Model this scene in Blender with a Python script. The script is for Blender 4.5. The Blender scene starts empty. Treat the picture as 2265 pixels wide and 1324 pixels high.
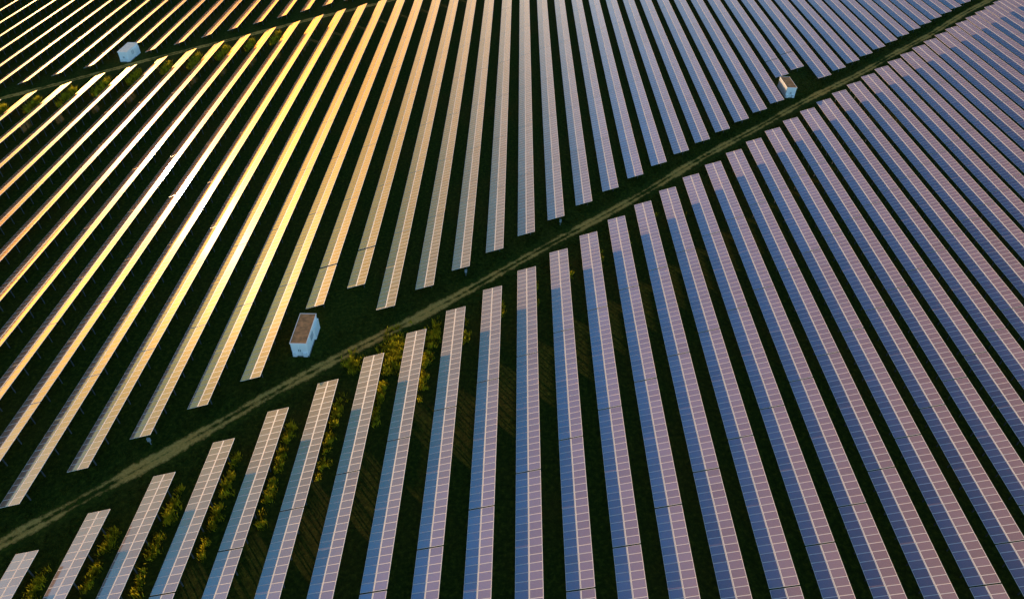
import bpy, math, random
import numpy as np
from mathutils import Vector, Matrix
random.seed(7); rng=np.random.default_rng(7)
sc=bpy.context.scene
col=sc.collection
# ------------------------------------------------ layout (metres)
P=5.744; X0=2.93; LOWEND=92.4; LSTEP=5.356; UPEND=103.2; USTEP=5.308; MOD=1.029; PERIOD=20.7; TL=20*MOD
STEP=5.33
TILT=math.radians(20); ZM=2.0
DZ={'low':.2,'up':-.25,'far':-.55}
CAMZ=76.6; PITCH=.7237; ROLL=.0254; YAW=.0058; FPX=1510.0
SUN=Vector((-.642,.761,.092)).normalized()
def per(k): return PERIOD+min(.5,max(0,.052*(k+20)))
# ------------------------------------------------ helpers
def nt(name):
    m=bpy.data.materials.new(name); m.use_nodes=True
    n=m.node_tree; n.nodes.clear(); return m,n
def N(t,typ,**kw):
    n=t.nodes.new(typ)
    for k,v in kw.items():
        if k=='inp':
            for a,b in v.items(): n.inputs[a].default_value=b
        else: setattr(n,k,v)
    return n
def L(t,a,b): t.links.new(a,b)
def ramp(t,fac,stops):
    r=t.nodes.new('ShaderNodeValToRGB'); e=r.color_ramp.elements
    while len(e)<len(stops): e.new(.5)
    for i,(p,c) in enumerate(stops): e[i].position=p; e[i].color=(*c,1)
    L(t,fac,r.inputs[0]); return r.outputs[0]
def M(t,op,a,b=None,c=None):
    n=t.nodes.new('ShaderNodeMath'); n.operation=op
    for i,v in enumerate((a,b,c)):
        if v is None: continue
        if isinstance(v,(int,float)): n.inputs[i].default_value=v
        else: L(t,v,n.inputs[i])
    return n.outputs[0]
def mixc(t,f,a,b,blend='MIX'):
    n=t.nodes.new('ShaderNodeMix'); n.data_type='RGBA'; n.blend_type=blend
    for s,v in ((0,f),(6,a),(7,b)):
        if isinstance(v,(int,float)): n.inputs[s].default_value=v
        elif isinstance(v,tuple): n.inputs[s].default_value=(*v,1)
        else: L(t,v,n.inputs[s])
    return n.outputs[2]
def simple(name,colr,rough=.6,metal=0,var=.15,scale=2.0):
    m,t=nt(name)
    o=N(t,'ShaderNodeOutputMaterial'); b=N(t,'ShaderNodeBsdfPrincipled')
    tc=N(t,'ShaderNodeTexCoord'); no=N(t,'ShaderNodeTexNoise',inp={'Scale':scale,'Detail':5})
    L(t,tc.outputs['Object'],no.inputs['Vector'])
    dark=tuple(c*(1-var*2) for c in colr); lite=tuple(min(1,c*(1+var)) for c in colr)
    L(t,ramp(t,no.outputs[0],[(.3,dark),(.65,lite)]),b.inputs['Base Color'])
    b.inputs['Roughness'].default_value=rough; b.inputs['Metallic'].default_value=metal
    L(t,b.outputs[0],o.inputs[0]); return m
# ------------------------------------------------ materials
def glass_mat():
    m,t=nt('photovoltaic_glass')
    o=N(t,'ShaderNodeOutputMaterial')
    uv=N(t,'ShaderNodeUVMap'); sp=N(t,'ShaderNodeSeparateXYZ'); L(t,uv.outputs[0],sp.inputs[0])
    def line(v,n,w):
        f=M(t,'FRACT',M(t,'MULTIPLY',v,n)); d=M(t,'ABSOLUTE',M(t,'SUBTRACT',f,.5))
        return M(t,'GREATER_THAN',d,.5-w)
    ln=M(t,'MAXIMUM',line(sp.outputs[0],10,.03),line(sp.outputs[1],6,.03))
    at=N(t,'ShaderNodeAttribute',attribute_name='tone'); oi=N(t,'ShaderNodeObjectInfo')
    tone=M(t,'ADD',M(t,'MULTIPLY',at.outputs['Fac'],.6),M(t,'MULTIPLY',oi.outputs['Random'],.4))
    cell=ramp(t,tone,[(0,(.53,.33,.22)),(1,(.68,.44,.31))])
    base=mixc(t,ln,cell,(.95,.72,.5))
    blue=ramp(t,tone,[(0,(.000,.29,.66)),(1,(.000,.37,.84))])
    dif=N(t,'ShaderNodeBsdfDiffuse'); L(t,base,dif.inputs[0])
    gb=N(t,'ShaderNodeBsdfGlossy',inp={'Roughness':.07}); L(t,blue,gb.inputs[0])
    mx=N(t,'ShaderNodeMixShader',inp={0:.5}); L(t,dif.outputs[0],mx.inputs[1]); L(t,gb.outputs[0],mx.inputs[2])
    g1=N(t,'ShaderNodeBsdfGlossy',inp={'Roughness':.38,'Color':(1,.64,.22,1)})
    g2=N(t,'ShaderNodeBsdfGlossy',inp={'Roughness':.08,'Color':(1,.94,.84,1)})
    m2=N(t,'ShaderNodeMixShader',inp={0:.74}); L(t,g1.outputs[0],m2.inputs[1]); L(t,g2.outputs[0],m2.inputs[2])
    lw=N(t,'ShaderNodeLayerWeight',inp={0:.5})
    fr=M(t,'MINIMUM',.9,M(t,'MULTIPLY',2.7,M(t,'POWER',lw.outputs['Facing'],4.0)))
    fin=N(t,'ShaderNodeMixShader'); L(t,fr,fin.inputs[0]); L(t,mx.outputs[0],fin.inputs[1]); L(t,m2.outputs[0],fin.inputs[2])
    L(t,fin.outputs[0],o.inputs[0]); return m
MG=glass_mat()
MF=simple('aluminium_frame',(.97,.86,.74),.5,0,.02)
MS=simple('galvanised_steel',(.10,.10,.10),.7,.2)
MI=simple('grey_inverter_paint',(.3,.31,.32),.6)
MW=simple('white_painted_steel',(.96,.93,.89),.5,0,.01)
MR=simple('rusty_roof_sheet',(.60,.26,.09),.8,0,.2,1.5)
MRW=simple('pale_roof_sheet',(.92,.84,.70),.6,0,.05,1.5)
MD=simple('grey_louvre',(.6,.6,.6),.6)
MC=simple('concrete',(.32,.31,.29),.9)

def grass_nodes(t,vec):
    n1=N(t,'ShaderNodeTexNoise',inp={'Scale':.06,'Detail':4}); L(t,vec,n1.inputs['Vector'])
    n2=N(t,'ShaderNodeTexNoise',inp={'Scale':1.6,'Detail':8,'Roughness':.75}); L(t,vec,n2.inputs['Vector'])
    a=ramp(t,n2.outputs[0],[(.3,(.012,.022,.003)),(.5,(.038,.050,.005)),(.72,(.12,.12,.011))])
    b=ramp(t,n2.outputs[0],[(.3,(.026,.025,.004)),(.55,(.075,.062,.007)),(.75,(.19,.14,.016))])
    return mixc(t,ramp(t,n1.outputs[0],[(.45,(0,0,0)),(.65,(1,1,1))]),a,b),n2.outputs[0]
def ground_mat():
    m,t=nt('grass_ground'); o=N(t,'ShaderNodeOutputMaterial'); b=N(t,'ShaderNodeBsdfPrincipled',inp={'Roughness':.95,'Specular IOR Level':.05})
    g=N(t,'ShaderNodeNewGeometry'); c,n=grass_nodes(t,g.outputs['Position'])
    L(t,c,b.inputs['Base Color'])
    bu=N(t,'ShaderNodeBump',inp={'Strength':.9,'Distance':.3}); L(t,n,bu.inputs['Height']); L(t,bu.outputs[0],b.inputs['Normal'])
    L(t,b.outputs[0],o.inputs[0]); return m
def track_mat():
    m,t=nt('dirt_track_surface'); o=N(t,'ShaderNodeOutputMaterial'); b=N(t,'ShaderNodeBsdfPrincipled',inp={'Roughness':.95,'Specular IOR Level':.05})
    g=N(t,'ShaderNodeNewGeometry'); gc,n=grass_nodes(t,g.outputs['Position'])
    uv=N(t,'ShaderNodeUVMap'); sp=N(t,'ShaderNodeSeparateXYZ'); L(t,uv.outputs[0],sp.inputs[0])
    d=M(t,'ABSOLUTE',sp.outputs[0])
    n3=N(t,'ShaderNodeTexNoise',inp={'Scale':.8,'Detail':8,'Roughness':.8}); L(t,g.outputs['Position'],n3.inputs['Vector'])
    n4=N(t,'ShaderNodeTexNoise',inp={'Scale':.12,'Detail':3}); L(t,g.outputs['Position'],n4.inputs['Vector'])
    rut=M(t,'ABSOLUTE',M(t,'SUBTRACT',d,.5))
    wob=M(t,'MULTIPLY',M(t,'SUBTRACT',n3.outputs[0],.5),2.6)
    wid=M(t,'MULTIPLY',M(t,'SUBTRACT',n4.outputs[0],.52),1.8)
    v=M(t,'SUBTRACT',M(t,'ADD',rut,wob),wid)
    mask=N(t,'ShaderNodeMapRange',inp={1:.55,2:.15,3:0,4:1}); L(t,v,mask.inputs[0])
    n5=N(t,'ShaderNodeTexNoise',inp={'Scale':3,'Detail':8,'Roughness':.7}); L(t,g.outputs['Position'],n5.inputs['Vector'])
    dirt=ramp(t,n5.outputs[0],[(.3,(.58,.25,.04)),(.7,(.95,.46,.11))])
    L(t,mixc(t,mask.outputs[0],gc,dirt),b.inputs['Base Color'])
    bu=N(t,'ShaderNodeBump',inp={'Strength':.7,'Distance':.15}); L(t,n5.outputs[0],bu.inputs['Height']); L(t,bu.outputs[0],b.inputs['Normal'])
    L(t,b.outputs[0],o.inputs[0]); return m
def weed_mat(name,stops):
    m,t=nt(name); o=N(t,'ShaderNodeOutputMaterial')
    g=N(t,'ShaderNodeNewGeometry'); n=N(t,'ShaderNodeTexNoise',inp={'Scale':1.3,'Detail':4}); L(t,g.outputs['Position'],n.inputs['Vector'])
    c=ramp(t,n.outputs[0],stops)
    d=N(t,'ShaderNodeBsdfDiffuse'); tr=N(t,'ShaderNodeBsdfTranslucent'); L(t,c,d.inputs[0]); L(t,c,tr.inputs[0])
    mx=N(t,'ShaderNodeMixShader',inp={0:.5}); L(t,d.outputs[0],mx.inputs[1]); L(t,tr.outputs[0],mx.inputs[2]); L(t,mx.outputs[0],o.inputs[0]); return m
MGR=ground_mat(); MT=track_mat()
MWD=weed_mat('weed_leaves',[(.35,(.12,.11,.006)),(.62,(.80,.66,.03))])
MGT=weed_mat('grass_blades',[(.3,(.025,.04,.005)),(.7,(.10,.105,.013))])

# ------------------------------------------------ mesh builder
class MB_:
    def __init__(s): s.v=[];s.f=[];s.m=[];s.uv=[];s.t=[]
    def quad(s,a,b,c,d,mi=0,uv=None,tone=.5):
        i=len(s.v); s.v+= [a,b,c,d]; s.f.append((i,i+1,i+2,i+3)); s.m.append(mi)
        s.uv+= uv or [(0,0)]*4; s.t.append(tone)
    def box(s,x0,x1,y0,y1,z0,z1,mi=0,tone=.5,T=lambda p:p,top=True):
        c=[T(p) for p in ((x0,y0,z0),(x1,y0,z0),(x1,y1,z0),(x0,y1,z0),(x0,y0,z1),(x1,y0,z1),(x1,y1,z1),(x0,y1,z1))]
        fs=[(3,2,1,0),(0,1,5,4),(1,2,6,5),(2,3,7,6),(3,0,4,7)]+([(4,5,6,7)] if top else [])
        for f in fs: s.quad(*[c[i] for i in f],mi=mi,tone=tone)
    def mesh(s,name,mats):
        me=bpy.data.meshes.new(name); me.from_pydata(s.v,[],s.f)
        for m in mats: me.materials.append(m)
        me.polygons.foreach_set('material_index',s.m)
        u=me.uv_layers.new(name='UVMap'); u.data.foreach_set('uv',np.array(s.uv,dtype=np.float32).ravel())
        a=me.color_attributes.new('tone','FLOAT_COLOR','CORNER')
        tt=np.repeat(np.array(s.t,dtype=np.float32),4); cc=np.stack([tt,tt,tt,np.ones_like(tt)],1)
        a.data.foreach_set('color',cc.ravel()); me.update(); return me
def obj(name,me,parent=None,loc=(0,0,0),**props):
    o=bpy.data.objects.new(name,me); o.location=loc; col.objects.link(o)
    if parent: o.parent=parent
    for k,v in props.items(): o[k]=v
    return o
ct,st=math.cos(TILT),math.sin(TILT)
def tiltT(p): return (p[0]*ct-p[2]*st, p[1], ZM+p[0]*st+p[2]*ct)
def surface(b,n=20):
    F=.036
    for r in range(2):
        x0=-1.66 if r==0 else .012; x1=x0+1.648
        FL=.04 if r==0 else .085; FR=.085 if r==0 else .065
        for k in range(n):
            y0=-n*MOD/2+k*MOD; y1=y0+MOD-.012; tone=rng.random()
            dz=rng.normal()*.003
            T=lambda p:tiltT((p[0],p[1],p[2]+dz))
            b.box(x0,x1,y0,y1,-.04,0,1,tone,T,top=False)
            a=[(x0,y0),(x1,y0),(x1,y1),(x0,y1)]; i=[(x0+FL,y0+F),(x1-FR,y0+F),(x1-FR,y1-F),(x0+FL,y1-F)]
            for j in range(4):
                q=(j+1)%4
                b.quad(T((*a[j],0)),T((*a[q],0)),T((*i[q],0)),T((*i[j],0)),1,tone=tone)
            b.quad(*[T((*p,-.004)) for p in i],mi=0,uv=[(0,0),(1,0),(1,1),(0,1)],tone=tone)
def frame(b):
    for x in (-1.25,-.42,.42,1.25): b.box(x-.03,x+.03,-10.1,10.1,-.12,-.045,0,T=tiltT)
    for y in LEGY: b.box(-1.5,1.5,y-.04,y+.04,-.22,-.123,0,T=tiltT)
LEGY=[-8.4,-5.04,-1.68,1.68,5.04,8.4]
def leg(b,y=0,x=0):
    b.box(x-.05,x+.05,y-.07,y+.07,-.6,ZM+x*math.tan(TILT)-.22,0)
surf=[]
for i in range(4):
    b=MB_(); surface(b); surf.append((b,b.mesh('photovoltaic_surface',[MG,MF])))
bf=MB_(); frame(bf); frame_me=bf.mesh('mounting_frame',[MS])
for y in LEGY: leg(bf,y,-.9); leg(bf,y,.9)
framelegs_me=bf.mesh('mounting_frame',[MS])
b=MB_(); leg(b,0,-.9); legA=b.mesh('leg',[MS]); b=MB_(); leg(b,0,.9); legB=b.mesh('leg',[MS])
b=MB_(); b.box(-.2,.2,-.12,.12,1.0,1.6,0); b.box(-.16,.16,-.15,-.123,1.05,1.55,0); b.box(-.04,.04,-.04,.04,-.1,.997,0); inv_me=b.mesh('inverter_box',[MI])

# ------------------------------------------------ table positions
tabs=[]
SHORT={-6,-5,12,13}
for k in range(-34,40):
    x=X0+P*k
    yl=LOWEND+LSTEP*k
    for j in range(0,14):
        yc=yl-PERIOD*j-TL/2
        if yc<5: break
        tabs.append((x,yc,'low',k,j,0,.998))
    yn=UPEND+USTEP*k; pr=per(k)
    for j in range(8):
        yc=yn+pr*j+pr/2
        if yc>300: break
        if j==0 and k in SHORT: tabs.append((x,yc,'up',k,j,1,1.0)); continue
        if yc>10 : tabs.append((x,yc,'up',k,j,0,pr/PERIOD))
    yf=yn+8*pr+11.3
    for j in range(8):
        yc=yf+PERIOD*j+TL/2
        if yc>290: break
        if k==-19 and j==0: tabs.append((x,yc,'far',k,j,1,1.0)); continue
        if yc>20: tabs.append((x,yc,'far',k,j,0,1.0))
# ------------------------------------------------ camera
F=Vector((math.sin(YAW)*math.cos(PITCH),math.cos(YAW)*math.cos(PITCH),-math.sin(PITCH)))
R=Vector((math.cos(YAW),-math.sin(YAW),0)); U=R.cross(F)
r2=math.cos(ROLL)*R+math.sin(ROLL)*U; u2=-math.sin(ROLL)*R+math.cos(ROLL)*U
cam=bpy.data.cameras.new('camera'); cam.sensor_width=36; cam.lens=FPX/2265*36; cam.clip_end=6000
co=bpy.data.objects.new('camera',cam); col.objects.link(co); sc.camera=co
mt=Matrix((r2,u2,-F)).transposed().to_4x4(); mt.translation=(0,0,CAMZ); co.matrix_world=mt
def vis(x,y,z=1.5):
    d=Vector((x,y,z-CAMZ)); w=d.dot(F)
    if w<=0: return False
    a=d.dot(r2)/w*FPX; c=d.dot(u2)/w*FPX
    return abs(a)<1132 and abs(c)<662
def tvis(t):
    return any(vis(t[0]+dx,t[1]+dy) for dx in (-1.5,1.5) for dy in (-10,-5,0,5,10))
V=[t for t in tabs if tvis(t)]; H=[t for t in tabs if not tvis(t)]
V.sort(key=lambda t:t[0]**2+t[1]**2+CAMZ**2)
ind=V[:300]; rest=V[300:]+[t for t in H if abs(t[0])<230]
INV={-9,-2,1}
def table(t,legs):
    x,y,blk,k,j,short,sy=t
    e=bpy.data.objects.new('solar_panel_table',None); e.empty_display_size=1; e.location=(x,y,DZ[blk]); e.scale=(1,sy,1); col.objects.link(e)
    e['category']='solar panel'; e['group']='rows of ground-mounted solar panel tables'
    e['label']='tilted table of blue solar panels on steel legs over grass'
    if (blk=='low' and j==0): e['label']='solar panel table at a row end beside yellow weeds'
    if (blk=='up' and j==0): e['label']='solar panel table ending at the grass verge of the track'
    me=surf[rng.integers(4)][1]; fm=frame_me if legs else framelegs_me
    if short:
        obj('photovoltaic_surface',half,e,(0,5.15,0)); obj('mounting_frame',halfframe,e,(0,5.15,0))
        e['label']='half-length solar panel table beside a white inverter cabin'
        return
    obj('photovoltaic_surface',me,e); obj('mounting_frame',fm,e)
    if legs:
        for yy in LEGY: obj('leg',legA,e,(0,yy,0)); obj('leg',legB,e,(0,yy,0))
    if blk=='up' and j==0 and k in INV:
        obj('inverter_box',inv_me,e,(.9,-10.2,0))
bh=MB_(); surface(bh,10); half=bh.mesh('photovoltaic_surface',[MG,MF])
bb=MB_()
for x in (-1.25,-.42,.42,1.25): bb.box(x-.03,x+.03,-5,5,-.12,-.045,0,T=tiltT)
for yy in (-3.4,0,3.4):
    bb.box(-1.5,1.5,yy-.04,yy+.04,-.22,-.123,0,T=tiltT); leg(bb,yy,-.9); leg(bb,yy,.9)
halfframe=bb.mesh('mounting_frame',[MS])
for i,t in enumerate(ind): table(t,i<45)
def arr(b): return np.array(b.v,dtype=np.float32),np.array(b.f),np.array(b.m),np.array(b.uv,dtype=np.float32),np.array(b.t,dtype=np.float32)
A=arr(surf[0][0]); B=arr(bf); C=arr(bh)
vs,fs,ms,us,ts=[],[],[],[],[]; off=0
for t in rest:
    for (v,f,m_,u,tt),mo in (((C if t[5] else A),0),(B,2)):
        if t[5] and mo==2: continue
        vs.append(v*np.array([1,t[6],1],dtype=np.float32)+np.array([t[0],t[1]+(5.15 if t[5] else 0),DZ[t[2]]],dtype=np.float32)); fs.append(f+off); ms.append(m_+mo); us.append(u); ts.append(tt); off+=len(v)
v=np.concatenate(vs); f=np.concatenate(fs)
me=bpy.data.meshes.new('distant_solar_panels'); me.vertices.add(len(v)); me.vertices.foreach_set('co',v.ravel())
me.loops.add(f.size); me.loops.foreach_set('vertex_index',f.ravel().astype(np.int32))
me.polygons.add(len(f)); me.polygons.foreach_set('loop_start',np.arange(0,f.size,4,dtype=np.int32))
for m_ in (MG,MF,MS): me.materials.append(m_)
me.polygons.foreach_set('material_index',np.concatenate(ms).astype(np.int32))
u=me.uv_layers.new(name='UVMap'); u.data.foreach_set('uv',np.concatenate(us).ravel())
a=me.color_attributes.new('tone','FLOAT_COLOR','CORNER'); tt=np.repeat(np.concatenate(ts),4)
a.data.foreach_set('color',np.stack([tt,tt,tt,np.ones_like(tt)],1).ravel()); me.update(calc_edges=True); me.validate()
obj('distant_solar_panels',me,kind='stuff',label='far rows of tilted solar panel tables on grass',category='solar panels')

# ------------------------------------------------ ground + tracks
b=MB_(); b.quad((-2500,-1500,0),(2500,-1500,0),(2500,3500,0),(-2500,3500,0)); obj('ground',b.mesh('ground',[MGR]),kind='structure',label='dark grass field under the solar panels',category='ground')
sl=STEP/P; nrm=Vector((-sl,1,0)).normalized(); dirv=Vector((1,sl,0)).normalized()
def track(c0,name):
    b=MB_(); p0=Vector((X0,c0,.006)); n=220; prev=None
    for i in range(n+1):
        s=-260+i*2.6; off=.45*math.sin(s*.045+c0)+.2*math.sin(s*.13+1)
        c=p0+dirv*s+nrm*off; l=c+nrm*3.2; r=c-nrm*3.2
        if prev: b.quad(tuple(prev[1]),tuple(r),tuple(l),tuple(prev[0]),uv=[(-3.2,prev[2]),(-3.2,s),(3.2,s),(3.2,prev[2])])
        prev=(l,r,s)
    obj(name,b.mesh(name,[MT]),kind='structure',label='worn dirt service track with two wheel ruts',category='track')
track(98.6,'dirt_track'); track(UPEND+168.5+5.6,'dirt_track')

# ------------------------------------------------ weeds & grass
def blades(name,pts,h,w,mat,per_,spread,**props):
    n=len(pts); N_=n*per_
    c=np.repeat(pts,per_,0)+np.concatenate([rng.normal(0,spread,(N_,2)),np.zeros((N_,1))],1)
    hh=np.repeat(h,per_)*rng.uniform(.5,1.1,N_); an=rng.uniform(0,2*np.pi,N_); le=rng.uniform(.1,.6,N_)*hh; ta=rng.uniform(0,2*np.pi,N_)
    ww=w*rng.uniform(.5,1.4,N_)
    dx=np.cos(an)*ww; dy=np.sin(an)*ww; lx=np.cos(ta)*le; ly=np.sin(ta)*le
    z0=np.zeros(N_)
    v=np.stack([c+np.stack([-dx*.5,-dy*.5,z0],1),c+np.stack([dx*.5,dy*.5,z0],1),c+np.stack([dx+lx*.5,dy+ly*.5,hh*.6],1),c+np.stack([lx,ly,hh],1),c+np.stack([-dx+lx*.5,-dy+ly*.5,hh*.6],1)],1).reshape(-1,3)
    f=np.arange(N_*5).reshape(-1,5)
    me=bpy.data.meshes.new(name); me.vertices.add(len(v)); me.vertices.foreach_set('co',v.ravel().astype(np.float32))
    me.loops.add(f.size); me.loops.foreach_set('vertex_index',f.ravel().astype(np.int32))
    me.polygons.add(N_); me.polygons.foreach_set('loop_start',np.arange(0,f.size,5,dtype=np.int32)); me.materials.append(mat); me.update(calc_edges=True)
    return obj(name,me,**props)
pts=[];hs=[]
for k in range(-30,36):
    for (ye,lo,q) in ((LOWEND+LSTEP*k,14 if k<-2 else 7,0),(UPEND+USTEP*k+8*per(k),8,1)):
        if ye<25 or ye>275: continue
        if q and k>-13: continue
        dens=22 if q else (15 if k<-2 else 5)
        ln=lo*rng.uniform(.8,1.2); ph=rng.uniform(0,6); ph2=rng.uniform(0,6)
        for _ in range(int(ln*dens)):
            s=rng.beta(1.1,1.5)*ln; xx=rng.gamma(2.0,.17)-.1+(.4 if q else 0)
            if math.sin(s*1.3+ph)+.6*math.sin(s*2.9+ph2)+rng.normal(0,.5)>(.2 if not q else .6): continue
            pts.append((X0+P*k+1.5+xx,ye-.8-s,0)); hs.append(rng.uniform(.4,1.1)*(1.8 if q else 1))
for (cx,cy,rx,ry,n_) in ((-17.4,73.5,1.6,3.5,260),(-23.5,71.0,1.2,1.5,60),(-12,77.5,.9,2.5,80)):
    for _ in range(n_):
        pts.append((cx+rng.normal(0,rx*.6),cy+rng.normal(0,ry*.6),0)); hs.append(rng.uniform(.4,1.2))
blades('tall_weeds',np.array(pts),np.array(hs),.055,MWD,11,.2,kind='stuff',label='tall yellow-green weeds beside the panel row ends',category='weeds')
npt=26000
s=rng.uniform(-90,240,npt); o_=rng.normal(0,4.5,npt)
pp=np.array([X0,98.6,0])+np.outer(s,np.array(dirv))+np.outer(o_,np.array(nrm))
pp=pp[np.abs(o_)>1.6]
blades('grass',pp,rng.uniform(.1,.35,len(pp)),.05,MGT,4,.16,kind='stuff',label='short rough grass on the track verges',category='grass')

# ------------------------------------------------ inverter cabins
def cabin(x,y,label,rm):
    e=bpy.data.objects.new('inverter_cabin',None); e.location=(x,y,0); col.objects.link(e)
    e['category']='inverter cabin'; e['group']='white inverter cabins along the track'; e['label']=label
    Lh,Wh=3.3,1.22
    def part(nm,boxes,mat):
        b=MB_()
        for bx in boxes: b.box(*bx)
        return obj(nm,b.mesh(nm,[mat]),e)
    part('plinth',[(-1.3,1.3,-3.4,3.4,-.1,.15)],MC)
    ribs=[]
    for i in range(32):
        yy=-Lh+.12+i*.202; ribs+= [(-Wh-.035,-Wh+.002,yy,yy+.09,.35,2.55),(Wh-.002,Wh+.035,yy,yy+.09,.35,2.55)]
    part('wall',[(-Wh,Wh,-Lh,Lh,.15,2.7)]+ribs,MW)
    part('roof',[(-Wh+.01,Wh-.01,-Lh+.01,Lh-.01,2.703,2.76)]+[(-Wh+.05,Wh-.05,-Lh+.1+i*.4,-Lh+.2+i*.4,2.763,2.785) for i in range(16)],rm)
    part('roof_rim',[(-Wh-.06,-Wh+.007,-Lh-.06,Lh+.06,2.62,2.80),(Wh-.007,Wh+.06,-Lh-.06,Lh+.06,2.62,2.80),(-Wh+.01,Wh-.01,-Lh-.06,-Lh+.007,2.62,2.80),(-Wh+.01,Wh-.01,Lh-.007,Lh+.06,2.62,2.80)],MW)
    for sx in (-1,1):
        d=part('door',[(sx*.57-.53,sx*.57+.53,-Lh-.05,-Lh-.003,.25,2.5)],MW)
        b=MB_(); b.box(sx*.12-.03,sx*.12+.03,-Lh-.12,-Lh-.053,1.1,1.5); obj('handle',b.mesh('handle',[MS]),d)
        part('ventilation_box',[(sx*.8-.3,sx*.8+.3,-Lh-.35,-Lh-.053,.2,.9)],MW)
    part('louvre',[(Wh+.04,Wh+.08,-1.2,.2,1.2+.13*i,1.26+.13*i) for i in range(8)],MD)
    part('side_cabinet',[(Wh+.04,Wh+.35,.2,2.9,.15,2.2)],MW)
cabin(X0-6*P-.2,75.8,'white inverter cabin with brown roof on grass beside track',MR)
cabin(X0+12*P-.5,171.0,'white inverter cabin with brown roof at a row end',MR)
cabin(X0-19*P+.6,183.9,'white inverter cabin with pale roof beside second dirt track',MRW)

# ------------------------------------------------ light
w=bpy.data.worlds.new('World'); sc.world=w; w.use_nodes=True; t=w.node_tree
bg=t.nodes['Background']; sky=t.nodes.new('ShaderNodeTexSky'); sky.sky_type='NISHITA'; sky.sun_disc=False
sky.sun_elevation=math.asin(SUN.z); sky.sun_rotation=math.atan2(SUN.x,SUN.y)
sky.air_density=1.0; sky.dust_density=.8; sky.ozone_density=3
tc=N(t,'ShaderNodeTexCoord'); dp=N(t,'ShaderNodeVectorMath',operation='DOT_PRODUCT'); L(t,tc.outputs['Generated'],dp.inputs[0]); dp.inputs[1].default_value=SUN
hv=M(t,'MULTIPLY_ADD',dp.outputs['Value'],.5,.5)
tint=ramp(t,hv,[(0,(3.9,3.6,3.3)),(.30,(2.5,2.9,2.9)),(.44,(.22,.80,1.05)),(.74,(.20,.72,.95)),(.83,(1.8,1.4,1.28)),(.91,(2.3,1.55,1.25)),(.955,(2.1,1.08,.50)),(.98,(1.7,.78,.17)),(1,(1.9,.88,.16))])  # sky tinted by sun angle; extra anti-sun glow added to lift cabin walls
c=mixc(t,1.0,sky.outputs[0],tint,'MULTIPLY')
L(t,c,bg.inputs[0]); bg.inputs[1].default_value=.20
sl_=bpy.data.lights.new('sun','SUN'); sl_.energy=5; sl_.angle=math.radians(.5); sl_.color=(1,.70,.40)
so=bpy.data.objects.new('sun',sl_); so.rotation_euler=SUN.to_track_quat('Z','Y').to_euler(); col.objects.link(so)
sc.view_settings.view_transform='Standard'; sc.view_settings.look='None'; sc.view_settings.exposure=0
